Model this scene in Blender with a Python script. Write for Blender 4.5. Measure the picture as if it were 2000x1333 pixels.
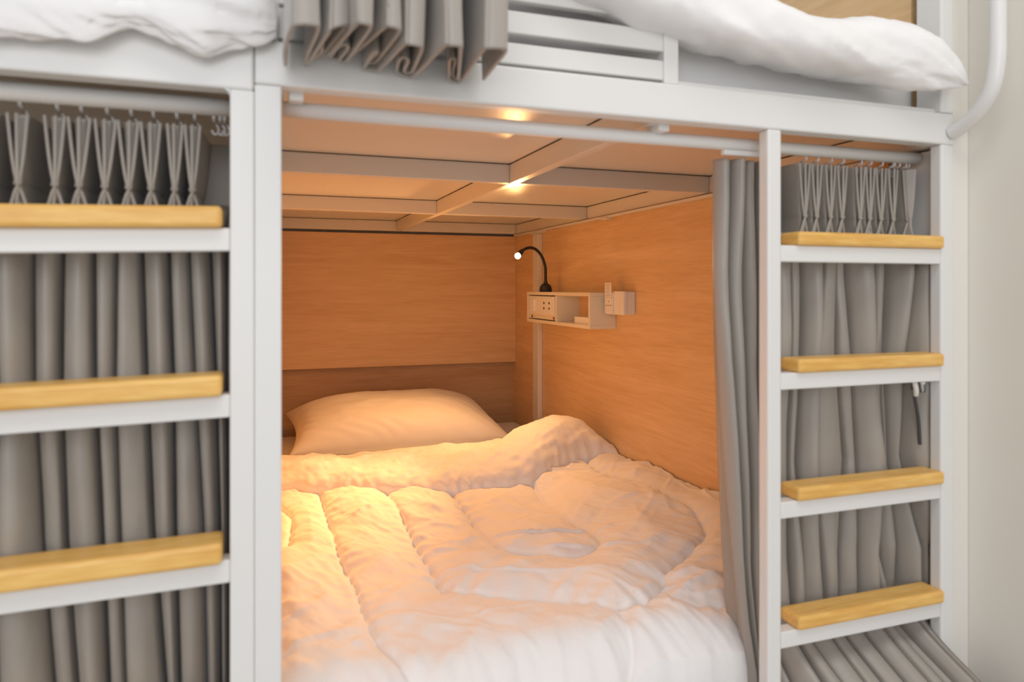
import bpy, bmesh, math, random
import numpy as np
from mathutils import Vector
random.seed(7); rng = np.random.default_rng(11)
sc = bpy.context.scene
for o in list(bpy.data.objects): bpy.data.objects.remove(o)
D = 0.88          # design unit in metres: every coordinate below is given in units of D
ZC = 1.05         # height of the design origin above the floor, metres

# ---------------------------------------------------------------- camera, world, light, exposure
cd = bpy.data.cameras.new('camera'); cam = bpy.data.objects.new('camera', cd); sc.collection.objects.link(cam)
cam.location = (0, -D, ZC); cam.rotation_euler = (math.radians(90), 0, math.radians(-19.25))
cd.sensor_width = 36; cd.lens = 25.2; cd.shift_y = -0.052; cd.clip_start = 0.01
cd.dof.use_dof = True; cd.dof.focus_distance = 2.35; cd.dof.aperture_fstop = 4.2
sc.camera = cam
w = bpy.data.worlds.new('world'); sc.world = w; w.use_nodes = True
w.node_tree.nodes['Background'].inputs[0].default_value = (0.93, 0.955, 1.0, 1)
w.node_tree.nodes['Background'].inputs[1].default_value = 0.48
def area(name, loc, rot, size, power, col):
    l = bpy.data.lights.new(name, 'AREA'); l.shape = 'RECTANGLE'; l.size, l.size_y = size; l.energy = power; l.color = col
    o = bpy.data.objects.new(name, l); o.location = loc; o.rotation_euler = [math.radians(a) for a in rot]; sc.collection.objects.link(o)
area('room_daylight', (-0.7, -2.9, 1.75), (78, 0, -16), (2.4, 1.6), 33, (0.97, 0.975, 1.0))
area('room_ceiling_light', (0.3, -1.2, 3.0), (0, 0, 0), (1.6, 1.0), 20, (1.0, 0.97, 0.93))
LAMP_COL = (1.0, 0.50, 0.18)
sc.view_settings.view_transform = 'Standard'; sc.view_settings.look = 'None'
sc.view_settings.exposure = 0.0; sc.view_settings.gamma = 1.0; sc.view_settings.use_curve_mapping = False

# ---------------------------------------------------------------- materials
def mat(name, col, rough=0.5, metal=0.0, sheen=0.0, bump=None, var=None, trans=0.0, spec=None, emit=None):
    m = bpy.data.materials.new(name); m.use_nodes = True; nt = m.node_tree; b = nt.nodes['Principled BSDF']
    b.inputs['Base Color'].default_value = (*col, 1); b.inputs['Roughness'].default_value = rough
    b.inputs['Metallic'].default_value = metal
    if sheen: b.inputs['Sheen Weight'].default_value = sheen; b.inputs['Sheen Roughness'].default_value = 0.4
    if trans: b.inputs['Transmission Weight'].default_value = trans
    if spec is not None: b.inputs['Specular IOR Level'].default_value = spec
    if emit: b.inputs['Emission Color'].default_value = (*emit[0], 1); b.inputs['Emission Strength'].default_value = emit[1]
    tc = nt.nodes.new('ShaderNodeTexCoord')
    if var:   # (scale, amount)
        n = nt.nodes.new('ShaderNodeTexNoise'); n.inputs['Scale'].default_value = var[0]; n.inputs['Detail'].default_value = 4
        nt.links.new(tc.outputs['Object'], n.inputs['Vector'])
        mx = nt.nodes.new('ShaderNodeMix'); mx.data_type = 'RGBA'; nt.links.new(n.outputs['Fac'], mx.inputs[0])
        mx.inputs[6].default_value = (*[c * (1 - var[1]) for c in col], 1); mx.inputs[7].default_value = (*[min(1, c * (1 + var[1])) for c in col], 1)
        nt.links.new(mx.outputs[2], b.inputs['Base Color'])
    if bump:  # (scale, strength, distance)
        n = nt.nodes.new('ShaderNodeTexNoise'); n.inputs['Scale'].default_value = bump[0]; n.inputs['Detail'].default_value = 5
        nt.links.new(tc.outputs['Object'], n.inputs['Vector'])
        bp = nt.nodes.new('ShaderNodeBump'); bp.inputs['Strength'].default_value = bump[1]; bp.inputs['Distance'].default_value = bump[2]
        nt.links.new(n.outputs['Fac'], bp.inputs['Height']); nt.links.new(bp.outputs['Normal'], b.inputs['Normal'])
    return m
def wood(name, lo, hi, scale, rough=0.4, grain=(1, 1, 1), fine=60):
    m = bpy.data.materials.new(name); m.use_nodes = True; nt = m.node_tree; b = nt.nodes['Principled BSDF']
    N = nt.nodes.new; L = nt.links.new
    tc = N('ShaderNodeTexCoord'); mp = N('ShaderNodeMapping'); mp.inputs['Scale'].default_value = grain; L(tc.outputs['Object'], mp.inputs['Vector'])
    n1 = N('ShaderNodeTexNoise'); n1.inputs['Scale'].default_value = scale; n1.inputs['Detail'].default_value = 5; n1.inputs['Distortion'].default_value = 0.7
    n2 = N('ShaderNodeTexNoise'); n2.inputs['Scale'].default_value = fine; n2.inputs['Detail'].default_value = 6
    L(mp.outputs[0], n1.inputs['Vector']); L(mp.outputs[0], n2.inputs['Vector'])
    ad = N('ShaderNodeMath'); ad.operation = 'MULTIPLY_ADD'; ad.inputs[1].default_value = 0.45
    L(n2.outputs['Fac'], ad.inputs[0])
    mu = N('ShaderNodeMath'); mu.operation = 'MULTIPLY'; mu.inputs[1].default_value = 0.6; L(n1.outputs['Fac'], mu.inputs[0]); L(mu.outputs[0], ad.inputs[2])
    cr = N('ShaderNodeValToRGB'); cr.color_ramp.elements[0].position = 0.36; cr.color_ramp.elements[1].position = 0.66
    cr.color_ramp.elements[0].color = (*lo, 1); cr.color_ramp.elements[1].color = (*hi, 1)
    L(ad.outputs[0], cr.inputs[0]); L(cr.outputs[0], b.inputs['Base Color']); b.inputs['Roughness'].default_value = rough
    return m
M_WHITE = mat('white_painted_steel', (0.80, 0.79, 0.77), 0.32)
M_CEIL = mat('white_painted_sheet', (0.78, 0.75, 0.70), 0.28)
M_TREAD = wood('lacquered_light_wood', (0.74, 0.39, 0.085), (0.90, 0.56, 0.17), 6, 0.38, (1.2, 9, 9), 26)
M_PANEL_X = wood('beech_laminate_across', (0.70, 0.45, 0.215), (0.83, 0.58, 0.32), 4.0, 0.42, (0.5, 9, 7), 22)
M_PANEL_Y = wood('beech_laminate_along', (0.70, 0.45, 0.215), (0.83, 0.58, 0.32), 4.0, 0.42, (9, 0.5, 7), 22)
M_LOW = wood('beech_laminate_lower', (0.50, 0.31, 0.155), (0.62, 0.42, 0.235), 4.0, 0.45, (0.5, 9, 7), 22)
M_CURT = mat('taupe_grey_satin', (0.375, 0.34, 0.30), 0.36, sheen=0.3, bump=(900, 0.08, 0.0006))
M_BEDDING = mat('white_cotton', (0.90, 0.885, 0.88), 0.75, sheen=0.2, bump=(45, 0.25, 0.004))
M_PILLOW = mat('white_pillowcase', (0.82, 0.79, 0.76), 0.8, sheen=0.2, bump=(700, 0.1, 0.0005))
M_MATT = mat('grey_mattress_cover', (0.90, 0.89, 0.88), 0.8)
M_SHELF = mat('cream_melamine', (0.82, 0.76, 0.62), 0.4)
M_PLASTIC = mat('white_plastic', (0.86, 0.84, 0.80), 0.35)
M_BLACK = mat('black_rubber', (0.012, 0.012, 0.013), 0.45)
M_CLEAR = mat('clear_plastic', (0.86, 0.86, 0.87), 0.12, trans=0.6)
M_INK = mat('grey_ink', (0.25, 0.19, 0.16), 0.7)
M_PAPER = mat('paper', (0.9, 0.88, 0.84), 0.7)
M_WALL = mat('cream_wall_paint', (0.80, 0.765, 0.69), 0.7, var=(3, 0.02))
M_FLOOR = mat('grey_floor', (0.62, 0.60, 0.57), 0.4, var=(5, 0.1))
M_CHROME = mat('chrome', (0.7, 0.7, 0.72), 0.15, metal=1.0)
M_DARK = mat('dark_slot', (0.03, 0.02, 0.015), 0.6)
M_BULB = mat('led_bulb', (1, 0.7, 0.4), 0.3, emit=((1.0, 0.62, 0.26), 45))

# ---------------------------------------------------------------- helpers
def W(p): return Vector((p[0] * D, p[1] * D, ZC + p[2] * D))
def thing(name, label, cat, p, group=None):
    o = bpy.data.objects.new(name, None); sc.collection.objects.link(o); o.location = W(p); o.empty_display_size = 0.05
    o['label'] = label; o['category'] = cat
    if group: o['group'] = group
    return o
def tag(o, label, cat, group=None):
    o['label'] = label; o['category'] = cat
    if group: o['group'] = group
    return o
def off(o):
    v = Vector((0, 0, 0))
    while o is not None: v += o.location; o = o.parent
    return v
def obj(name, bm, m, parent=None, smooth=False, origin=None, solid=None):
    """bm holds coordinates in design units; linked as one mesh object"""
    base = off(parent) if parent else Vector((0, 0, 0))
    loc = W(origin) - base if origin else Vector((0, 0, 0))
    o0 = base + loc
    for v in bm.verts: v.co = W(v.co) - o0
    me = bpy.data.meshes.new(name); bm.to_mesh(me); bm.free(); me.materials.append(m)
    if smooth:
        for p in me.polygons: p.use_smooth = True
    o = bpy.data.objects.new(name, me); o.location = loc; o.parent = parent; sc.collection.objects.link(o)
    if solid:
        s = o.modifiers.new('thickness', 'SOLIDIFY'); s.thickness = solid; s.offset = 0
    return o
def box(bm, x0, x1, y0, y1, z0, z1, bev=0.0, seg=2, rot=0.0):
    b = bmesh.new(); bmesh.ops.create_cube(b, size=1)
    for v in b.verts:
        v.co = Vector(((x0 + x1) / 2 + v.co.x * (x1 - x0), (y0 + y1) / 2 + v.co.y * (y1 - y0), (z0 + z1) / 2 + v.co.z * (z1 - z0)))
    if bev: bmesh.ops.bevel(b, geom=list(b.edges), offset=bev, segments=seg, affect='EDGES', profile=0.5)
    if rot:   # tilt in the XZ plane about the x1 end
        for v in b.verts: v.co.z += (v.co.x - x1) * math.tan(rot)
    me = bpy.data.meshes.new('t'); b.to_mesh(me); b.free(); bm.from_mesh(me); bpy.data.meshes.remove(me); return bm
def BX(*a, **k): return box(bmesh.new(), *a, **k)
def tube(bm, pts, r, seg=12, cap=True):
    pts = [Vector(p) for p in pts]; n = len(pts); rings = []
    rr = r if isinstance(r, (list, tuple)) else [r] * n
    t0 = (pts[1] - pts[0]).normalized(); up = Vector((0, 0, 1)) if abs(t0.z) < 0.9 else Vector((1, 0, 0))
    u = t0.cross(up).normalized()
    for i in range(n):
        t = (pts[min(i + 1, n - 1)] - pts[max(i - 1, 0)]).normalized()
        u = (u - t * u.dot(t)).normalized(); v = t.cross(u)
        rings.append([bm.verts.new(pts[i] + (u * math.cos(2 * math.pi * k / seg) + v * math.sin(2 * math.pi * k / seg)) * rr[i]) for k in range(seg)])
    for i in range(n - 1):
        for k in range(seg):
            bm.faces.new((rings[i][k], rings[i][(k + 1) % seg], rings[i + 1][(k + 1) % seg], rings[i + 1][k]))
    if cap: bm.faces.new(rings[0][::-1]); bm.faces.new(rings[-1])
    return bm
def TB(*a, **k): return tube(bmesh.new(), *a, **k)
def spline(pts, n=8):
    P = [Vector(p) for p in pts]; out = []
    for i in range(len(P) - 1):
        a, b, c, d = P[max(i - 1, 0)], P[i], P[i + 1], P[min(i + 2, len(P) - 1)]
        for k in range(n):
            t = k / n
            out.append(0.5 * ((2 * b) + (c - a) * t + (2 * a - 5 * b + 4 * c - d) * t * t + (3 * b - a - 3 * c + d) * t ** 3))
    out.append(P[-1]); return out
def grid(X, Y, Z, closed_u=False):
    nv, nu = X.shape; bm = bmesh.new()
    vs = [[bm.verts.new((X[j, i], Y[j, i], Z[j, i])) for i in range(nu)] for j in range(nv)]
    for j in range(nv - 1):
        for i in range(nu - 1 + (1 if closed_u else 0)):
            k = (i + 1) % nu
            bm.faces.new((vs[j][i], vs[j][k], vs[j + 1][k], vs[j + 1][i]))
    return bm, vs
def lerp(a, b, t): return a + (b - a) * t
def sstep(a, b, x): t = np.clip((x - a) / (b - a), 0, 1); return t * t * (3 - 2 * t)
_perm = rng.random((512, 512))
def vnoise(x, y):
    x = np.asarray(x, float); y = np.asarray(y, float); xi = np.floor(x).astype(int); yi = np.floor(y).astype(int)
    fx = x - xi; fy = y - yi; fx = fx * fx * (3 - 2 * fx); fy = fy * fy * (3 - 2 * fy)
    g = lambda a, b: _perm[a % 512, b % 512]
    return lerp(lerp(g(xi, yi), g(xi + 1, yi), fx), lerp(g(xi, yi + 1), g(xi + 1, yi + 1), fx), fy) * 2 - 1
def fbm(x, y, o=4):
    s = 0; a = 1; t = 0
    for k in range(o): s = s + a * vnoise(x * 2 ** k + 17 * k, y * 2 ** k + 31 * k); t += a; a *= 0.5
    return s / t
def ridged(x, y, o=3):
    s = 0; a = 1; t = 0
    for k in range(o): s = s + a * (1 - np.abs(vnoise(x * 2 ** k + 7 * k, y * 2 ** k + 13 * k)) * 2); t += a; a *= 0.5
    return s / t

# ---------------------------------------------------------------- the room
XW = 1.274
def struct(name, bm, m):
    o = obj(name, bm, m); o['kind'] = 'structure'; return o
ZF = -ZC / D
struct('floor', BX(-3.2, 1.35, -4.0, 2.65, ZF - 0.06, ZF), M_FLOOR)
struct('wall_right', BX(XW, XW + 0.08, -2.2, 2.6, ZF, 1.9), M_WALL)
struct('wall_back', BX(-3.2, XW, 2.5, 2.58, ZF, 1.9), M_WALL)
struct('trim_1', BX(1.2325, XW, 0.004, 0.03, ZF, 1.6, bev=0.003), mat('cream_trim_paint', (0.80, 0.77, 0.71), 0.5))

# ---------------------------------------------------------------- right bunk bed
RUNG = [0.0444, -0.1745, -0.3946, -0.616, -0.838]
bed = thing('bunk_bed', 'white steel pod bunk with open lower berth, wood panelled inside, ladder at its right end', 'bunk bed', (0.61, 1.2, ZF))
def part(name, bm, m, p=bed, **k): return obj(name, bm, m, p, **k)
B = 0.0035
part('post', BX(-0.009, 0.025, 0, 0.03, ZF, 0.268, bev=0.002), M_WHITE)
part('upper_post', BX(-0.008, 0.021, 0.002, 0.03, 0.268, 0.3416, bev=B), M_WHITE)
part('ladder_post', BX(0.807, 0.835, 0, 0.025, ZF, 0.269, bev=B), M_WHITE)
part('post', BX(1.1985, 1.231, 0, 0.025, ZF, 0.269, bev=B), M_WHITE)
part('upper_post', BX(1.1985, 1.231, 0.0, 0.055, 0.328, 1.5, bev=B), M_WHITE)
part('front_beam', BX(-0.009, 1.231, -0.001, 0.03, 0.2685, 0.3275, bev=B), M_WHITE)
part('lower_front_beam', BX(0.025, 0.807, 0.0, 0.03, -0.80, -0.735, bev=B), M_WHITE)
for z in RUNG:
    part('ladder_rung', BX(0.835, 1.1985, 0.001, 0.026, z, z + 0.0285, bev=0.002), M_WHITE)
tread0 = None
for z in RUNG:
    if tread0 is None:
        tread0 = part('ladder_tread', BX(0.866, 1.2, -0.008, 0.043, z + 0.0285, z + 0.0525, bev=0.006, seg=3), M_TREAD, origin=(1.03, 0.0, z + 0.0285)); tread0['label'] = 'light wooden step plank'
    else:
        c = tread0.copy(); sc.collection.objects.link(c); c.location.z += (z - RUNG[0]) * D
# guard: two flat bars and a stub post
part('guard_bar', BX(0.021, 0.609, 0.006, 0.022, 0.3335, 0.365, bev=0.002), M_WHITE)
part('guard_bar', BX(0.021, 0.609, 0.006, 0.022, 0.3795, 0.413, bev=0.002), M_WHITE)
part('guard_bar', BX(0.021, 0.609, 0.006, 0.022, 0.4285, 0.462, bev=0.002), M_WHITE)
part('guard_post', BX(0.608, 0.6346, 0.002, 0.028, 0.3275, 0.47, bev=0.002), M_WHITE)
part('bed_ledge', BX(0.6346, 1.1985, 0.012, 0.06, 0.3275, 0.337, bev=0.002), M_WHITE)
# curtain rail and its clips
part('curtain_rail', TB([(0.027, 0.062, 0.2525), (0.6, 0.062, 0.2525), (1.212, 0.062, 0.2525)], 0.0115, 16), M_WHITE, smooth=True)
for x in (0.045, 0.625): part('rail_clip', BX(x - 0.010, x + 0.010, 0.03, 0.072, 0.258, 0.2735, bev=0.002), M_WHITE)
# underside grid of the upper berth
BY = (0.745, 1.56, 2.39)
for y in BY:
    for (x0, x1) in ((0.03, 0.603), (0.627, 1.205)):
        part('cross_beam', BX(x0, x1, y, y + 0.028, 0.27, 0.318, bev=0.002), M_CEIL)
part('centre_beam', BX(0.603, 0.627, 0.03, 2.42, 0.2695, 0.318, bev=0.002), M_CEIL)
part('side_beam', BX(0.0, 0.029, 0.03, 2.42, 0.265, 0.318, bev=0.002), M_CEIL)
part('side_beam', BX(1.206, 1.231, 0.03, 2.42, 0.270, 0.318, bev=0.002), M_CEIL)
part('wall_rail', BX(1.196, 1.2145, 0.14, 2.40, 0.258, 0.2665, bev=0.001), M_CEIL)
part('rail_clip', BX(1.190, 1.214, 1.36, 1.41, 0.252, 0.2585, bev=0.001), M_CEIL)
part('rail_clip', BX(1.188, 1.214, 2.0, 2.14, 0.250, 0.2585, bev=0.001), M_CEIL)
ys = [0.03] + list(BY)
for i in range(3):
    for (x0, x1) in ((0.030, 0.602), (0.628, 1.205)):
        g = 0.028 if i else 0.0
        part('underside_panel', BX(x0, x1, ys[i] + g + 0.002, ys[i + 1] - 0.002, 0.3195, 0.327), M_CEIL)
# wooden walls of the berth
part('side_panel', BX(1.215, 1.2305, 0.135, 2.46, -0.80, 0.266), M_PANEL_Y)
part('side_strip', BX(1.2255, 1.231, 0.0255, 0.134, -0.80, 0.266), M_WHITE)
part('side_panel', BX(1.215, 1.2305, 0.08, 2.46, 0.330, 1.5), M_PANEL_Y)
part('partition_panel', BX(-0.009, -0.0005, 0.032, 2.46, -0.80, 0.264), M_PANEL_Y)
part('partition_panel', BX(-0.009, -0.0005, 0.032, 2.46, 0.330, 0.45), M_PANEL_Y)
part('head_panel', BX(0.0, 1.2145, 2.418, 2.452, -0.374, 0.2585, bev=0.001), M_PANEL_X)
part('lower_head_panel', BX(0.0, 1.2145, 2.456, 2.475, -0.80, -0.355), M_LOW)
part('upper_head_panel', BX(0.0, 1.214, 2.45, 2.475, 0.335, 1.5), M_PANEL_X)
part('wall_post', BX(1.192, 1.2145, 2.055, 2.12, -0.80, 0.2495, bev=0.002), M_CEIL)
part('slat_base', BX(0.0, 1.214, 0.10, 2.455, -0.80, -0.785), M_WHITE)
# curved grab handle beside the right post
hp = [(1.222, -0.002, 0.292), (1.222, -0.02, 0.297), (1.221, -0.055, 0.318), (1.220, -0.082, 0.352), (1.219, -0.093, 0.40), (1.219, -0.094, 0.46), (1.219, -0.094, 0.7), (1.219, -0.094, 0.95), (1.221, -0.06, 0.99), (1.222, 0.0, 1.0)]
part('grab_handle', TB(spline(hp, 8), 0.0135, 16), M_WHITE, smooth=True)

# ---------------------------------------------------------------- left bunk bed
lbed = thing('bunk_bed', 'neighbouring white steel pod bunk at left, curtain drawn behind its wooden-step ladder', 'bunk bed', (-0.6, 1.2, ZF))
def lpart(name, bm, m, **k): return obj(name, bm, m, lbed, **k)
lpart('ladder_post', BX(-0.0390, -0.0092, -0.001, 0.028, ZF, 0.2585, bev=0.002), M_WHITE)
lpart('ladder_post', BX(-0.440, -0.411, -0.001, 0.028, ZF, 0.2585, bev=B), M_WHITE)
lpart('post', BX(-1.25, -1.221, -0.001, 0.028, ZF, 0.33, bev=B), M_WHITE)
bm = BX(-1.25, -0.0098, -0.002, 0.030, 0.2585, 0.331, bev=B)
q = [(-0.0390, 0.2585), (-0.0390, 0.2505), (-0.0412, 0.2558), (-0.047, 0.2585)]
f = [bm.verts.new((x, -0.001, z)) for x, z in q]; g = [bm.verts.new((x, 0.02, z)) for x, z in q]
bm.faces.new(f); bm.faces.new(g[::-1])
for i in range(4): bm.faces.new((f[i], g[i], g[(i + 1) % 4], f[(i + 1) % 4]))
lpart('front_beam', bm, M_WHITE)
lt0 = None
LR = [0.0479, -0.1685, -0.3836, -0.600, -0.82]
for i, z in enumerate(LR):
    t = (0.0065, 0.0058, 0.004, 0.003, 0.002)[i] / 0.253
    lpart('ladder_rung', BX(-0.411, -0.039, 0.0, 0.026, z, z + 0.030, bev=0.002, rot=math.atan(t)), M_WHITE)
    lpart('ladder_tread', BX(-0.405, -0.0478, -0.016, 0.043, z + 0.0295, z + 0.057, bev=0.006, seg=3, rot=math.atan(t)), M_TREAD)['label'] = 'light wooden step plank'
lpart('curtain_rail', TB([(-1.22, 0.062, 0.248), (-0.6, 0.062, 0.248), (-0.0115, 0.062, 0.248)], 0.0125, 16), M_WHITE, smooth=True)
lpart('underside_panel', BX(-1.22, -0.012, 0.035, 2.455, 0.3, 0.325), M_CEIL)
lpart('partition_panel', BX(-0.0195, -0.0105, 0.032, 2.46, -0.80, 0.299), M_PANEL_Y)
lpart('side_panel', BX(-1.25, -1.235, 0.032, 2.46, -0.80, 0.299), M_PANEL_Y)
lpart('head_panel', BX(-1.235, -0.021, 2.46, 2.475, -0.80, 0.299), M_PANEL_X)
lpart('slat_base', BX(-1.235, -0.021, 0.03, 2.455, -0.80, -0.785), M_WHITE)

# ---------------------------------------------------------------- mattress, pillow
matt = obj('mattress', BX(0.006, 1.208, 0.165, 2.40, -0.784, -0.672, bev=0.02, seg=3), M_BEDDING, origin=(0.6, 1.2, -0.784), smooth=True)
tag(matt, 'white sheeted mattress under the duvet in the open lower berth', 'mattress')

def cushion(name, cx, cy, cz, wx, wy, h, tilt, label, n=120):
    u = np.linspace(-1, 1, n); U, V = np.meshgrid(u, u)
    prof = (np.clip(1 - np.abs(U) ** 3.0, 0, 1) * np.clip(1 - np.abs(V) ** 2.6, 0, 1)) ** 0.55
    ex = 1 - 0.085 * (1 - V ** 2) * np.abs(U) ** 3; ey = 1 - 0.10 * (1 - U ** 2) * np.abs(V) ** 3
    X = U * wx / 2 * ex; Y = V * wy / 2 * ey
    edge = np.exp(-((1 - np.maximum(np.abs(U), np.abs(V))) / 0.22))
    wr = 0.006 * edge * np.sin(26 * (U + V) + 5 * vnoise(U * 3 + 9, V * 3)) * prof + 0.010 * fbm(U * 2.2 + 3, V * 2.2 + 1) * prof + 0.003 * ridged(U * 5 + V * 2, V * 2.5)* prof
    bm = bmesh.new(); L = []
    for sgn in (1, -1):
        Z = sgn * (prof * h * (0.62 if sgn > 0 else 0.30)) + wr
        ca, sa = math.cos(tilt), math.sin(tilt)
        YY = Y * ca - Z * sa; ZZ = Y * sa + Z * ca
        L.append([[bm.verts.new((cx + X[j, i], cy + YY[j, i], cz + ZZ[j, i])) for i in range(n)] for j in range(n)])
    for q, vs in enumerate(L):
        for j in range(n - 1):
            for i in range(n - 1):
                f = (vs[j][i], vs[j][i + 1], vs[j + 1][i + 1], vs[j + 1][i]); bm.faces.new(f if q == 0 else f[::-1])
    bmesh.ops.remove_doubles(bm, verts=bm.verts, dist=0.0006)
    o = obj(name, bm, M_PILLOW, smooth=True, origin=(cx, cy, cz)); return tag(o, label, 'pillow')
cushion('pillow', 0.545, 2.10, -0.600, 0.90, 0.56, 0.215, math.radians(7), 'plump white pillow lying at the head of the lower berth')

# ---------------------------------------------------------------- duvet of the lower berth
STITCH = [
 [(0.164, 1.215), (0.165, 1.045), (0.17, 0.847), (0.17, 0.667), (0.183, 0.501), (0.182, 0.378), (0.188, 0.261), (0.208, 0.199), (0.242, 0.141), (0.316, 0.111), (0.397, 0.124), (0.465, 0.127), (0.537, 0.111), (0.602, 0.117), (0.637, 0.159), (0.643, 0.223), (0.597, 0.292), (0.515, 0.352), (0.424, 0.397), (0.359, 0.446), (0.357, 0.555), (0.355, 0.706), (0.355, 0.932), (0.353, 1.192)],
 [(0.539, 1.127), (0.532, 0.893), (0.529, 0.702), (0.539, 0.615), (0.603, 0.566), (0.67, 0.517), (0.738, 0.528), (0.788, 0.583), (0.79, 0.65), (0.778, 0.761), (0.784, 0.917), (0.799, 1.066), (0.798, 1.128)],
 [(1.094, 1.367), (1.058, 1.17), (1.069, 1.033), (1.094, 0.848), (1.097, 0.684), (1.064, 0.555), (1.011, 0.477), (0.892, 0.399), (0.835, 0.358), (0.782, 0.292), (0.72, 0.24), (0.643, 0.223)],
 [(0.782, 0.292), (0.789, 0.238), (0.849, 0.198), (0.95, 0.19)],
 [(0.03, 1.18), (0.075, 1.02), (0.06, 0.8)]]
def seg_dist(X, Y, pl):
    P = np.array([tuple(p[:2]) for p in spline([(a, b, 0) for a, b in pl], 4)]); best = np.full(X.shape, 9.0); arc = np.zeros(X.shape); s0 = 0
    for a, b in zip(P[:-1], P[1:]):
        d = b - a; L = np.hypot(*d) + 1e-9; t = np.clip(((X - a[0]) * d[0] + (Y - a[1]) * d[1]) / L ** 2, 0, 1)
        q = np.hypot(X - a[0] - t * d[0], Y - a[1] - t * d[1]); m = q < best; best = np.where(m, q, best); arc = np.where(m, s0 + t * L, arc); s0 += L
    return best, arc
nx, ny = 330, 420
xs_ = np.linspace(0.004, 1.209, nx); ys_ = np.linspace(0.115, 1.62, ny); X, Y = np.meshgrid(xs_, ys_)
dist = np.full(X.shape, 9.0); puck = np.zeros(X.shape)
for k, pl in enumerate(STITCH):
    d, a = seg_dist(X, Y, pl)
    a = a + 0.02 * fbm(X * 9 + k, Y * 9)
    m = d < dist
    pk = np.exp(-d / 0.045) * np.sin(a * 2 * np.pi / 0.052 + 3 * vnoise(a * 7, a * 0 + k)) * (0.5 + 0.5 * vnoise(a * 5 + 3, a * 0 + 5 * k))
    puck = np.where(m, pk, puck); dist = np.minimum(dist, d)
puff = 0.017 * (1 - np.exp(-dist / 0.035)) + 0.008 * sstep(0, 0.2, dist) - 0.006 * np.exp(-(dist / 0.006) ** 2)
wx = X + 0.06 * fbm(X * 3, Y * 3 + 8); wy = Y + 0.06 * fbm(X * 3 + 5, Y * 3)
diag = fbm((wx * 0.9 + wy * 0.5) * 13, (wy * 0.9 - wx * 0.5) * 4.2, 4)
diag2 = ridged((wx * 0.7 - wy * 0.7) * 7 + 3, (wx * 0.7 + wy * 0.7) * 2.6, 3)
Z = -0.630 + puff + 0.0042 * puck + 0.0125 * diag + 0.0100 * diag2 + 0.011 * fbm(X * 3 + 1, Y * 3 + 2, 2)
# sharper creases
for (a1, a2, b1, b2, am) in ((5.5, 12, 9, 3.2, 0.0075), (-6, 9, 13, 4, 0.006), (11, 3, 4, 10, 0.005)):
    q1 = wx * a1 + wy * a2 + 1.2 * fbm(X * 4 + b1, Y * 4, 2); q2 = (wy * a1 - wx * a2) * 0.32
    cre = np.clip(1 - np.abs(vnoise(q1 + b1, q2 + b2)) * 3.2, 0, 1) ** 1.5
    Z += am * cre * sstep(-0.1, 0.5, vnoise(X * 4 + b2, Y * 4 + b1)) * sstep(0.0, 0.03, dist)
# gather wrinkles running down the front edge
front = 1 - sstep(0.11, 0.30, Y)
Z += 0.009 * front * fbm(X * 26 + 2.2 * vnoise(X * 4, Y * 4), Y * 3.5, 3)
Z -= 0.080 * (1 - sstep(0.08, 0.20, Y)) ** 1.4
Z += 0.030 * sstep(0.85, 1.15, X) * (1 - sstep(0.8, 1.4, Y)) * sstep(0.15, 0.45, Y)
Z += 0.022 * sstep(0.75, 1.5, Y) * (0.4 + 0.6 * sstep(0.7, 1.1, X))
Z -= 0.008 * sstep(1.12, 1.21, X) ** 2 + 0.02 * sstep(0.06, 0.0, X)
Zd = np.maximum(Z, -0.72)
bm, vs = grid(X, Y + 0.012 - 0.014 * (1 - sstep(0.115, 0.2, Y)) * (1 + 0.8 * fbm(X * 12, X * 0, 2)), Zd)
# skirt at the front so that the duvet has a hanging edge
low = [bm.verts.new((v.co.x, v.co.y - 0.006, -0.77 + 0.01 * math.sin(v.co.x * 40))) for v in vs[0]]
for i in range(nx - 1): bm.faces.new((low[i], low[i + 1], vs[0][i + 1], vs[0][i]))
duvet = obj('duvet', bm, M_BEDDING, origin=(0.6, 0.9, -0.66), smooth=True)
tag(duvet, 'rumpled white quilted duvet spread over the open lower berth', 'duvet')
# the turned back top of the duvet
kx = [0.0, 0.056, 0.15, 0.28, 0.449, 0.60, 0.69, 0.782, 0.86, 0.92, 1.02, 1.10, 1.155, 1.209]
kf = [1.27, 1.25, 1.215, 1.185, 1.125, 1.085, 1.075, 1.095, 1.15, 1.205, 1.27, 1.305, 1.315, 1.30]
kb = [1.56, 1.55, 1.52, 1.49, 1.46, 1.44, 1.42, 1.44, 1.50, 1.54, 1.58, 1.58, 1.56, 1.50]
kh = [0.088, 0.085, 0.08, 0.08, 0.075, 0.072, 0.078, 0.09, 0.115, 0.138, 0.150, 0.135, 0.105, 0.05]
nu_, nv_ = 360, 76
xu = np.linspace(0.003, 1.209, nu_); ph = np.linspace(-0.42, np.pi + 0.3, nv_)
smooth1 = lambda a: np.convolve(np.pad(a, 14, mode='edge'), np.hanning(29) / np.hanning(29).sum(), 'valid')
F = smooth1(np.interp(xu, kx, kf)) + 0.008 * fbm(xu * 9, xu * 0, 3); Bk = smooth1(np.interp(xu, kx, kb)) + 0.015 * fbm(xu * 6, xu * 0 + 9, 2); H = smooth1(np.interp(xu, kx, kh))
H = H * (1 + 0.10 * fbm(xu * 7, xu * 0 + 4, 2))
XX, PH = np.meshgrid(xu, ph); FF = F[None, :]; BB = Bk[None, :]; HH = H[None, :]
c_, s_ = np.cos(PH), np.sin(PH)
sg = lambda a, p: np.sign(a) * np.abs(a) ** p
YY = (FF + BB) / 2 - (BB - FF) / 2 * sg(c_, 0.75); ZZ = -0.632 + HH * sg(s_, 0.62) * (1 - 0.20 * (c_ + 0.2) * (c_ > 0))
inw = np.clip(s_, 0, 1)
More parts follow.
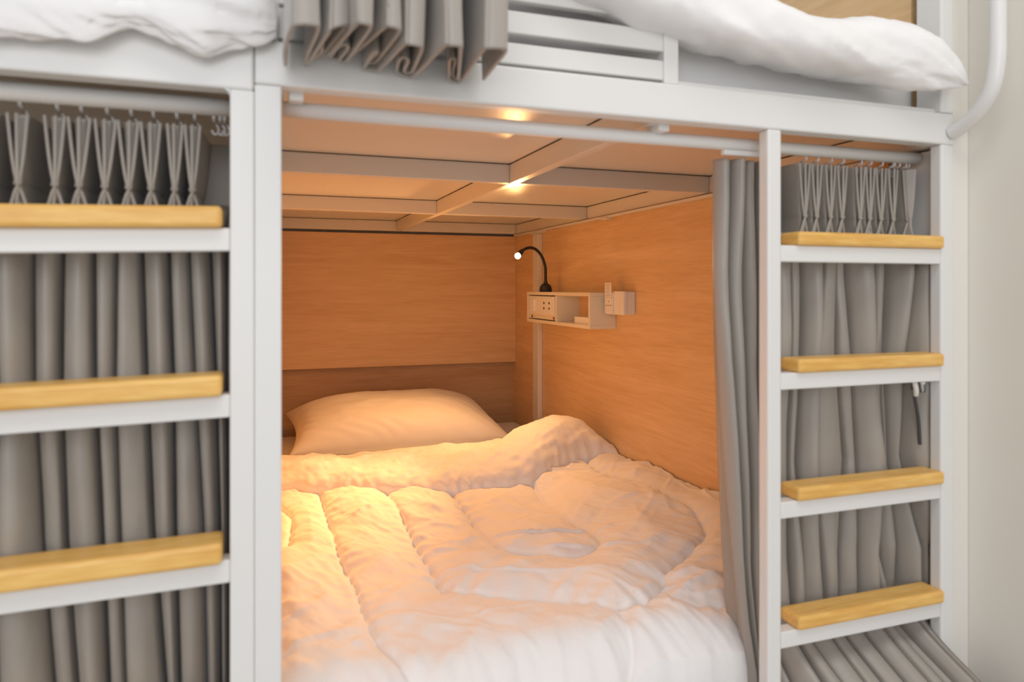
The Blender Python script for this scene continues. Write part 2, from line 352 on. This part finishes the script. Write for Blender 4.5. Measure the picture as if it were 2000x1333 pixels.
wr = 0.014 * fbm(XX * 9 + 3 * YY, YY * 9, 4) + 0.012 * ridged(XX * 8 - YY * 10, YY * 3 + XX * 2, 3) + 0.004 * np.sin(XX * 120 + 9 * fbm(XX * 6, YY * 4)) * np.exp(-((PH - 0.1) / 0.5) ** 2)
ZZ += wr * (0.25 + 0.75 * inw); YY -= 0.5 * wr * (c_ > 0) * c_
bm, _ = grid(XX, YY, ZZ)
for e in (0, -1): pass
obj('turned_back_edge', bm, M_BEDDING, duvet, smooth=True)

# ---------------------------------------------------------------- curtains
def curtain_mesh(knz, seams, yb, depth, ztop, zbot, pinch, pleats, flare=None, n=52, seed=0, xflat=-9, nz=170, redge=0.0, hamp=0.0, hrec=0.10):
    """knz: heights of the knots (descending); seams: rows of seam X at each knot; folds bulge towards -Y between the seams.
       Above `pinch` the cloth is a flat heading with three raised ribs per pleat gathering at the pinch point."""
    kz = np.array(knz[::-1]); S = np.clip(np.array([r for r in seams[::-1]]) * (1 + yb) / 1.06, -9, 1.2225); nf = S.shape[1] - 1
    zs = np.concatenate([np.linspace(ztop, pinch - 0.05, 110), np.linspace(pinch - 0.05, zbot, nz)[1:]])
    r = np.random.default_rng(seed)
    U = np.linspace(0, 1, n, endpoint=False); U = U - 0.05 * np.sin(2 * np.pi * U); cols = np.array([(k + u) for k in range(nf) for u in U] + [nf - 1e-6])
    ki = cols.astype(int); uu = cols - ki
    SX = np.stack([np.interp(zs, kz, S[:, k]) for k in range(nf + 1)], 1)      # nz x seams
    X = SX[:, ki] * (1 - uu) + SX[:, ki + 1] * uu; Zg = np.repeat(zs[:, None], len(cols), 1)
    dep = r.uniform(0.7, 1.15, nf); skew = r.uniform(0.6, 1.5, nf)
    wdt = np.clip((SX[:, ki + 1] - SX[:, ki]) / 0.03, 0.5, 1.3)
    us = uu ** skew[ki]
    prof = np.clip(np.sin(np.pi * us), 0, 1) ** 0.45
    fold = depth * dep[ki] * prof * wdt * (0.75 + 0.25 * vnoise(ki * 3.1 + zs[:, None] * 5, Zg * 3))
    sd = np.minimum(uu, 1 - uu) * (SX[:, ki + 1] - SX[:, ki])
    fold = fold - 0.075 * np.exp(-(sd / 0.0027) ** 2) * (0.3 + 0.7 * ((ki * 7 + (uu > 0.5) * 7) % 3 != 1)) * ~(((ki == 0) & (uu < 0.5)) | ((ki == nf - 1) & (uu > 0.5)))
    fold = fold + 0.0035 * fbm(X * 30 + 3, Zg * 7, 3) * prof
    t = sstep(pinch - 0.045, pinch - 0.004, Zg)       # 1 in the heading
    rib = np.zeros_like(X); s = np.clip((Zg - pinch) / (ztop - pinch), 0, 1)
    below = np.clip((pinch - Zg) / 0.03, 0, 1)
    gap = np.zeros_like(X)
    for ip, px in enumerate(pleats):
        sp = min(abs(px - q) for q in pleats if q != px); wp = min(0.0112, sp * 0.42)
        gap = np.maximum(gap, np.exp(-((X - px) / (0.003 + wp * 0.95 * s ** 0.6)) ** 6))
        for k in (-1, 0, 1):
            w_ = wp + 0.0008 * r.uniform(-1, 1)
            cx = px + k * (0.0018 + w_ * s ** 0.6) * (Zg >= pinch) + (Zg < pinch) * k * (0.0018 + 0.016 * below)
            rib = np.maximum(rib, np.exp(-((X - cx) / 0.0029) ** 2) * (1.0 - 0.30 * (k == 0)))
    rib_env = sstep(pinch - 0.065, pinch - 0.03, Zg)
    head = hamp * rib * rib_env; hs = sstep(xflat - 0.01, xflat + 0.01, X); t = t * hs
    rec = (hrec * (1 - gap) - 0.026 * gap) * t
    Yg = yb - redge * sstep(1.165, 1.2225, X) + rec - (fold * (1 - t) + np.maximum(head, 0) * (0.6 + 0.4 * t))
    if flare: X, Yg = flare(X, Yg, Zg)
    return grid(X, Yg, Zg)[0]
def hooks(parent, xs, y, z0, z1, ylow):
    h0 = None
    for x in xs:
        if h0 is None:
            bm = TB([(x, y, z1), (x, y, (z0 + z1) / 2), (x, ylow, z0 + 0.003)], 0.0022, 8)
            tube(bm, spline([(x, ylow, z0 + 0.004), (x + 0.004, ylow - 0.004, z0 - 0.001), (x + 0.0055, ylow - 0.002, z0 - 0.008), (x, ylow, z0 - 0.012), (x - 0.004, ylow, z0 - 0.006)], 5), 0.0016, 6)
            h0 = obj('curtain_hook', bm, M_CLEAR, parent, smooth=True, origin=(x, y, z1)); x00 = x
        else:
            c = h0.copy(); sc.collection.objects.link(c); c.location.x += (x - x00) * D
def pleats_(parent, xs, ztop, pinch, y):
    for px in xs:
        wp = min(0.0115, min(abs(px - q) for q in xs if q != px) * 0.43); bm = bmesh.new()
        for k in (-1, 0, 1):
            j = random.uniform(-0.0012, 0.0012); kk = k * wp + j; pts = []
            for i in range(15):
                u = 1 - i / 14; pts.append((px + kk * u ** 0.62 + 0.0016 * k * (u < 1e-9), y + 0.002 * k * k - 0.002, pinch + (ztop - pinch) * u))
            for u in (0.25, 0.5, 0.75, 1.0): pts.append((px - (k * 0.011 if k else 0.003) * u, y + 0.004 * u - 0.0015 * k, pinch - 0.038 * u))
            tube(bm, spline(pts, 2), 0.0023, 8)
        tube(bm, [(px - 0.0045, y - 0.001, pinch), (px + 0.0045, y - 0.001, pinch)], 0.0022, 8)
        obj('pinch_pleat', bm, M_CURT, parent, smooth=True, origin=(px, y, ztop))
knL = [0.30, 0.0475, -0.1225, -0.331, -0.558, -0.8, -1.17]
r0 = [-0.43, -0.385, -0.342, -0.307, -0.2711, -0.24, -0.204, -0.1773, -0.1496, -0.1175, -0.0917, -0.0667, -0.046, -0.030]
r1 = [-0.43, -0.385, -0.342, -0.3054, -0.27, -0.2411, -0.2023, -0.1797, -0.1441, -0.1125, -0.0847, -0.0603, -0.046, -0.030]
r2 = [-0.43, -0.382, -0.3367, -0.3081, -0.2627, -0.2354, -0.1946, -0.1737, -0.1361, -0.1094, -0.0745, -0.0551, -0.044, -0.030]
r3 = [-0.42, -0.375, -0.3313, -0.3054, -0.2474, -0.2198, -0.1875, -0.1653, -0.1206, -0.1037, -0.0699, -0.0538, -0.043, -0.030]
PL = [-0.405, -0.365, -0.325, -0.2922, -0.2514, -0.2244, -0.1946, -0.1665, -0.1398, -0.1112, -0.0891]
lc = obj('curtain', curtain_mesh(knL, [r0, r0, r1, r2, r3, r3, r3], 0.103, 0.044, 0.2225, -1.17, 0.133, PL, seed=3), M_CURT, origin=(-0.2, 0.08, 0.2), smooth=True, solid=0.0009)
tag(lc, 'drawn taupe-grey pleated curtain behind the left ladder with wooden steps', 'curtain', 'taupe bunk curtains')
hooks(lc, [x + 0.003 for x in PL] + [-0.062, -0.054, -0.048], 0.062, 0.226, 0.238, 0.082)

pleats_(lc, PL, 0.222, 0.133, 0.0665)
knR = [0.30, 0.0318, -0.1234, -0.3274, -0.5023, -0.6189, -0.70, -1.17]
s0 = [0.7393, 0.7634, 0.79, 0.8159, 0.8444, 0.889, 0.9162, 0.9555, 0.9956, 1.0195, 1.0683, 1.0981, 1.1151, 1.1488, 1.1772, 1.198, 1.22]
s1 = [0.7476, 0.7687, 0.7932, 0.8181, 0.8444, 0.889, 0.914, 0.9485, 0.998, 1.0292, 1.0769, 1.0956, 1.1081, 1.1411, 1.1746, 1.198, 1.22]
s2 = [0.7634, 0.7815, 0.8008, 0.8224, 0.8444, 0.889, 0.9083, 0.945, 1.0171, 1.0413, 1.0956, 1.1056, 1.1182, 1.1385, 1.1750, 1.199, 1.22]
s3 = [0.7815, 0.7954, 0.8094, 0.8268, 0.8466, 0.889, 0.9174, 0.9555, 0.998, 1.0389, 1.0782, 1.0931, 1.1283, 1.1600, 1.1820, 1.203, 1.22]
s4 = [0.7986, 0.8072, 0.8181, 0.8312, 0.8499, 0.889, 0.9185, 0.9672, 1.0003, 1.0438, 1.0856, 1.1157, 1.1347, 1.1600, 1.1820, 1.203, 1.22]
s5 = [0.812, 0.818, 0.826, 0.840, 0.860, 0.895, 0.93, 0.975, 1.01, 1.05, 1.09, 1.12, 1.14, 1.165, 1.185, 1.203, 1.22]
PR = [0.9427, 0.9696, 1.0015, 1.0292, 1.072, 1.0956, 1.1233, 1.1539, 1.19]
def flareR(X, Y, Z):
    k = sstep(-0.612, -0.76, Z) * sstep(0.84, 0.95, X)       # spills out under the fourth rung
    X = X - 0.075 * np.clip(X - 0.86, 0, 1) * sstep(-0.575, -0.63, Z)      # passes inside the post
    return X, Y - k * (0.165 + 0.05 * sstep(0.95, 1.2, X))
bmR = curtain_mesh(knR, [s0, s0, s1, s2, s3, s4, s5, s5], 0.103, 0.044, 0.2305, -1.17, 0.132, PR, flare=flareR, seed=5, xflat=0.90, n=76, redge=0.045, hamp=0.0, hrec=0.075)
rc = obj('curtain', bmR, M_CURT, origin=(1.0, 0.08, 0.2), smooth=True, solid=0.0009)
tag(rc, 'taupe-grey pleated curtain bunched behind the right ladder, spilling out below', 'curtain', 'taupe bunk curtains')
hooks(rc, [x for x in PR] + [1.150, 1.166, 1.182], 0.062, 0.229, 0.242, 0.080)
pleats_(rc, PR, 0.230, 0.132, 0.0665)
# a white heading strip on the gathered edge of the right curtain
obj('heading_tape', BX(0.760, 0.835, 0.056, 0.066, 0.2325, 0.2415, bev=0.001), M_WHITE, rc)

# curtain of the upper berth, bunched and hanging outside the guard
def upper_curtain():
    fr = [(0.046, 0.016), (0.083, 0.010), (0.112, 0.009), (0.1446, 0.009), (0.1755, 0.011), (0.2177, 0.013), (0.275, 0.014)]
    bk = [0.052, 0.0715, 0.1016, 0.1434, 0.1900, 0.262]
    pts = [(0.030, -0.016, 0), (0.026, -0.07, 0)]
    for i, (x, h) in enumerate(fr):
        yf = -0.155 + 0.012 * math.sin(i * 2.1); b0 = bk[i - 1] if i else 0.022; b1 = bk[i] if i < 6 else 0.292
        pts += [(x - h, yf + 0.012, 0), (x - h * 0.6, yf, 0), (x + h * 0.6, yf, 0), (x + h, yf + 0.012, 0)]
        # the side runs back, doubles over once and ends at the valley
        q = lambda t, d: (lerp(x + h, b1 + 0.004, t) + d, lerp(yf + 0.012, -0.018, t), 0)
        if i in (1, 2, 3, 4, 5):
            pts += [q(0.55, 0.0), q(0.92, -0.001), q(0.98, -0.007), q(0.90, -0.011), q(0.60, -0.009), q(0.52, -0.0055 - 0.008), q(0.62, -0.018), q(0.92, -0.018)]
            pts += [(b1 - 0.013, -0.016, 0)]
        else: pts += [q(0.5, 0.0), q(0.92, 0.0)]
        if i < 6: pts += [(b1 + 0.006, -0.014, 0)]
    P = spline(pts, 7); n = len(P); zs = np.concatenate([np.linspace(0.299, 0.318, 8), np.linspace(0.34, 1.1, 24)])
    X = np.zeros((len(zs), n)); Y = np.zeros_like(X); Zg = np.zeros_like(X)
    for j, z in enumerate(zs):
        k = 1 - 0.10 * sstep(0.3, 1.1, z)
        for i, p in enumerate(P):
            X[j, i] = 0.2 + (p.x - 0.2) * k + 0.002 * math.sin(z * 20 + i * 0.1); Y[j, i] = min(p.y + 0.003 * math.sin(i * 0.05 + z * 9), -0.010)
            Zg[j, i] = z + 0.012 * float(vnoise(i * 0.035 + 2, 3.3)) * (1 if z < 0.33 else 0.3) + (0.012 if p.x > 0.33 else 0)
    return grid(X, Y, Zg)[0]
uc = obj('curtain', upper_curtain(), M_CURT, origin=(0.2, -0.08, 0.3), smooth=True, solid=0.0038)
tag(uc, 'bunched taupe-grey curtain hem hanging over the guard bars of the upper berth', 'curtain', 'taupe bunk curtains')

# ---------------------------------------------------------------- upper bedding
um = obj('mattress', BX(0.012, 1.2140, 0.075, 2.42, 0.338, 0.47, bev=0.006, seg=3), M_MATT, origin=(0.6, 1.2, 0.338), smooth=True)
tag(um, 'grey mattress of the upper berth seen behind the white guard bars', 'mattress')
def puffy(name, ks, label, yfr, seed, xback, nu=300, nv=72, gather=1.0, post=None):
    """ks rows: x, lower z, upper z, front y, back y"""
    K = np.array(ks); u = np.linspace(K[0, 0], K[-1, 0], nu)
    sm = lambda a: np.convolve(np.pad(a, 6, mode='edge'), np.hanning(13) / np.hanning(13).sum(), 'valid')
    lo, hi, yf, yb = [sm(np.interp(u, K[:, 0], K[:, i])) for i in (1, 2, 3, 4)]
    th = np.linspace(0, 2 * np.pi, nv, endpoint=False); UU, TH = np.meshgrid(u, th, indexing='ij')
    c, s = np.cos(TH), np.sin(TH)
    sgp = lambda a, p: np.sign(a) * np.abs(a) ** p
    zc = ((lo + hi) / 2)[:, None]; zr = ((hi - lo) / 2)[:, None]; yc = ((yf + yb) / 2)[:, None]; yr = ((yb - yf) / 2)[:, None]
    Z = zc + zr * sgp(s, 0.85); Y = yc - yr * sgp(c, 0.8)
    arc = np.arctan2(s, c)
    w1 = 0.010 * fbm(UU * 8 + seed, arc * 1.3, 3) + gather * 0.006 * np.exp(-((s + 0.8) / 0.45) ** 2) * fbm(UU * 34 + 2 * arc, arc * 0.6 + seed, 3) + 0.007 * ridged(UU * 7 + arc * 1.6, arc * 0.9 + seed, 3)
    Z = Z + (0.42 if K[0, 0] > 0 else 0.0) * np.clip(Y - yf[:, None], 0, 0.11) * (s < 0)
    k = np.clip(zr / 0.05, 0.05, 1)
    Z = Z + w1 * s * k; Y = Y - w1 * c * k * (c > 0)
    if K[0, 0] > 0: Z = np.where(Y > 0.055, np.maximum(Z, 0.476), Z)
    else:
        kk = ((-0.008 - yf) / (yb - yf))[:, None]; Y = np.where(Z < 0.346, np.minimum(yf[:, None] + (Y - yf[:, None]) * kk, -0.007), Y)
    bm, vs = grid(UU, Y, Z, closed_u=True)
    bm.faces.new(vs[0]); bm.faces.new(vs[-1][::-1])
    bmesh.ops.recalc_face_normals(bm, faces=bm.faces)
    o = obj(name, bm, M_BEDDING, smooth=True, origin=(float(K[:, 0].mean()), 0, float(K[:, 1].mean())))
    return tag(o, label, 'duvet')
puffy('duvet', [
 (0.33, 0.46, 0.60, -0.02, 0.40), (0.3898, 0.425, 0.58, -0.04, 0.42), (0.4457, 0.398, 0.57, -0.055, 0.42), (0.5725, 0.366, 0.55, -0.06, 0.42), (0.663, 0.3516, 0.53, -0.06, 0.42),
 (0.7586, 0.3390, 0.505, -0.06, 0.40), (0.8598, 0.3310, 0.488, -0.06, 0.38), (0.9671, 0.3330, 0.4834, -0.06, 0.30), (1.0233, 0.336, 0.4838, -0.06, 0.2), (1.0929, 0.341, 0.4706, -0.06, 0.08),
 (1.1409, 0.349, 0.445, -0.058, 0.01), (1.1776, 0.356, 0.4173, -0.055, -0.01), (1.2, 0.3615, 0.390, -0.05, -0.02), (1.2088, 0.3665, 0.372, -0.045, -0.03)],
 'plump white duvet end drooping over the edge of the right upper berth', 0, 3, 0)
puffy('duvet', [
 (-1.15, 0.30, 0.42, -0.03, 0.3), (-0.5, 0.297, 0.43, -0.035, 0.3), (-0.2747, 0.295, 0.43, -0.04, 0.3), (-0.2204, 0.297, 0.43, -0.04, 0.3), (-0.2, 0.298, 0.43, -0.04, 0.3), (-0.1557, 0.314, 0.43, -0.04, 0.3), (-0.1207, 0.3106, 0.43, -0.045, 0.3),
 (-0.1042, 0.302, 0.43, -0.045, 0.3), (-0.0649, 0.300, 0.425, -0.045, 0.3), (-0.0477, 0.312, 0.42, -0.04, 0.3), (-0.0066, 0.3168, 0.41, -0.035, 0.28), (0.0100, 0.322, 0.395, -0.03, 0.2), (0.0186, 0.335, 0.37, -0.02, 0.1)],
 'ruffled white bedding hanging over the left upper berth edge', 0, 9, 0, nu=420, gather=1.8)

# ---------------------------------------------------------------- wall shelf box, lamp, switch
XS0, XS1 = 1.110, 1.2145; ZS0, ZS1 = -0.149, -0.0175; YS0, YS1 = 1.333, 1.978
sh = thing('shelf_box', 'long cream open-fronted shelf box on the wooden side wall below the reading lamp', 'shelf', (XS1, 1.65, ZS0))
T = 0.0135
obj('top_board', BX(XS0, XS1, YS0, YS1, ZS1 - T, ZS1, bev=0.0012), M_SHELF, sh)
obj('bottom_board', BX(XS0, XS1, YS0, YS1, ZS0, ZS0 + T, bev=0.0012), M_SHELF, sh)
obj('end_board', BX(XS0, XS1, YS0, YS0 + T, ZS0 + T, ZS1 - T, bev=0.0012), M_SHELF, sh)
obj('end_board', BX(XS0, XS1, YS1 - T, YS1, ZS0 + T, ZS1 - T, bev=0.0012), M_SHELF, sh)
obj('divider', BX(XS0, XS1, 1.640, 1.640 + T, ZS0 + T, ZS1 - T, bev=0.0012), M_SHELF, sh)
obj('back_board', BX(XS1 - 0.006, XS1, YS0 + T, YS1 - T, ZS0 + T, ZS1 - T), M_PANEL_Y, sh)
fp = obj('front_panel', BX(XS0 + 0.004, XS0 + 0.012, 1.640 + T + 0.003, YS1 - T - 0.003, ZS0 + T + 0.004, ZS1 - T - 0.004, bev=0.001), M_SHELF, sh)
obj('socket_plate', BX(XS0 - 0.001, XS0 + 0.004, 1.665, 1.945, -0.113, -0.036, bev=0.001), M_PLASTIC, sh)
so = obj('power_socket', BX(XS0 - 0.004, XS0 - 0.001, 1.690, 1.785, -0.105, -0.042, bev=0.001), M_PLASTIC, sh)
for y, z, h in ((1.708, -0.063, 0.008), (1.708, -0.085, 0.008), (1.765, -0.063, 0.009), (1.765, -0.085, 0.009)):
    obj('socket_hole', BX(XS0 - 0.0052, XS0 - 0.004, y - 0.005, y + 0.005, z - h / 2, z + h / 2), M_DARK, so)
obj('rocker_switch', BX(XS0 - 0.006, XS0 - 0.001, 1.875, 1.905, -0.100, -0.050, bev=0.001), mat('bright_white_plastic', (0.9, 0.89, 0.87), 0.3), sh)
for y in (1.675, 1.920): obj('screw_cap', BX(XS0 + 0.001, XS0 + 0.004, y - 0.006, y + 0.006, -0.1285, -0.1185, bev=0.001), mat('brown_cap', (0.22, 0.10, 0.05), 0.5), sh)
bk = obj('booklet', BX(1.125, 1.195, 1.355, 1.50, ZS0 + T, ZS0 + T + 0.026, bev=0.001), M_PAPER, origin=(1.16, 1.42, ZS0 + T))
tag(bk, 'small white box lying inside the open half of the cream shelf box', 'box')
# reading lamp
lp = thing('reading_lamp', 'black gooseneck reading lamp with a glowing bulb standing on the shelf box', 'lamp', (1.138, 1.825, ZS1))
bx_, by_ = 1.138, 1.825
prof = [(0.0265, 0.0), (0.0265, 0.006), (0.0255, 0.016), (0.022, 0.026), (0.015, 0.0335), (0.009, 0.036)]
bm = bmesh.new(); rings = []
for r, h in prof: rings.append([bm.verts.new((bx_ + r * math.cos(a), by_ + r * math.sin(a), ZS1 + h)) for a in [2 * math.pi * k / 28 for k in range(28)]])
for i in range(len(rings) - 1):
    for k in range(28): bm.faces.new((rings[i][k], rings[i][(k + 1) % 28], rings[i + 1][(k + 1) % 28], rings[i + 1][k]))
bm.faces.new(rings[0][::-1]); bm.faces.new(rings[-1])
obj('base', bm, M_BLACK, lp, smooth=True)
goose = [(bx_, by_, 0.015), (1.1375, 1.825, 0.04), (1.1365, 1.823, 0.062), (1.1330, 1.82, 0.0931), (1.1175, 1.815, 0.1297), (1.0976, 1.81, 0.1532), (1.074, 1.805, 0.166), (1.0480, 1.80, 0.166), (1.023, 1.795, 0.156)]
gs = spline(goose, 10)
obj('gooseneck', TB(gs, [0.0085] * 6 + [0.0062] * (len(gs) - 6), 12), M_BLACK, lp, smooth=True)
HB = Vector((1.023, 1.795, 0.156)); HE = Vector((0.995, 1.770, 0.134)); dv = (HE - HB).normalized()
obj('lamp_head', TB([HB - dv * 0.004, HB + dv * 0.004, HB + dv * 0.02, HE], [0.006, 0.0085, 0.0105, 0.0125], 18), M_BLACK, lp, smooth=True)
bm = bmesh.new(); bmesh.ops.create_uvsphere(bm, u_segments=20, v_segments=12, radius=0.0125, matrix=__import__('mathutils').Matrix.Translation(HE + dv * 0.006))
obj('bulb', bm, M_BULB, lp, smooth=True)
BP = W(HE + dv * 0.030)
def lamp_light(name, kind, power, rad, target=None, ang=150, blend=0.9):
    l = bpy.data.lights.new(name, kind); l.energy = power; l.color = LAMP_COL; l.shadow_soft_size = rad
    o = bpy.data.objects.new(name, l); sc.collection.objects.link(o); o.location = BP
    if kind == 'SPOT':
        l.spot_size = math.radians(ang); l.spot_blend = blend
        o.rotation_euler = (W(target) - BP).to_track_quat('-Z', 'Y').to_euler()
    return o
lamp_light('lamp_wide', 'SPOT', 29.0, 0.02, (0.0, 1.15, -0.62), 140, 1.0)
lamp_light('lamp_beam', 'SPOT', 95.0, 0.02, (-0.14, 0.76, -0.6), 44, 1.0)
# card switch and tag
cs = thing('card_switch', 'white key-card switch box on the wooden wall beside the shelf box', 'switch', (1.2145, 1.25, -0.093))
obj('back_box', BX(1.182, 1.2145, 1.190, 1.318, -0.092, -0.014, bev=0.002), M_PLASTIC, cs)
obj('front_plate', BX(1.1655, 1.1805, 1.185, 1.322, -0.094, -0.012, bev=0.003), M_PLASTIC, cs)
obj('card_slot', BX(1.1615, 1.1655, 1.256, 1.318, -0.090, -0.016, bev=0.0015), M_PLASTIC, cs)
bm = BX(1.1608, 1.1615, 1.258, 1.315, -0.0632, -0.0618); box(bm, 1.1608, 1.1615, 1.284, 1.289, -0.0505, -0.0465)
obj('slot_marks', bm, M_INK, cs)
tg = obj('card_tag', BX(1.1585, 1.1603, 1.262, 1.312, -0.040, 0.018, bev=0.0004), M_PAPER, origin=(1.159, 1.287, -0.040))
tag(tg, 'small white paper card with printed lines stuck in the card switch', 'card')
bm = bmesh.new()
for k in range(8):
    z = 0.0125 - k * 0.0066; box(bm, 1.1579, 1.1585, 1.266 + 0.003 * (k % 3), 1.308 - 0.004 * (k % 2), z - 0.0011, z)
obj('printed_lines', bm, M_INK, tg)

# ---------------------------------------------------------------- curtain tieback at the right post
tb = thing('tieback_hook', 'white tieback hook with a dark cord fixed inside the right post of the ladder', 'hook', (1.193, 0.045, -0.16))
obj('bracket', BX(1.186, 1.198, 0.030, 0.056, -0.200, -0.150, bev=0.003), M_CHROME, tb)
obj('hook', TB(spline([(1.190, 0.040, -0.150), (1.184, 0.030, -0.152), (1.178, 0.022, -0.168), (1.176, 0.020, -0.182)], 6), 0.0045, 10), M_PLASTIC, tb, smooth=True)
obj('hook', TB(spline([(1.170, 0.040, -0.171), (1.163, 0.030, -0.169), (1.160, 0.024, -0.178), (1.164, 0.024, -0.192), (1.170, 0.030, -0.203)], 6), 0.0048, 10), M_PLASTIC, tb, smooth=True)
obj('cord', TB(spline([(1.170, 0.034, -0.200), (1.178, 0.036, -0.225), (1.186, 0.038, -0.255), (1.192, 0.04, -0.30)], 6), 0.003, 8), mat('dark_cord', (0.06, 0.06, 0.065), 0.6), tb, smooth=True)
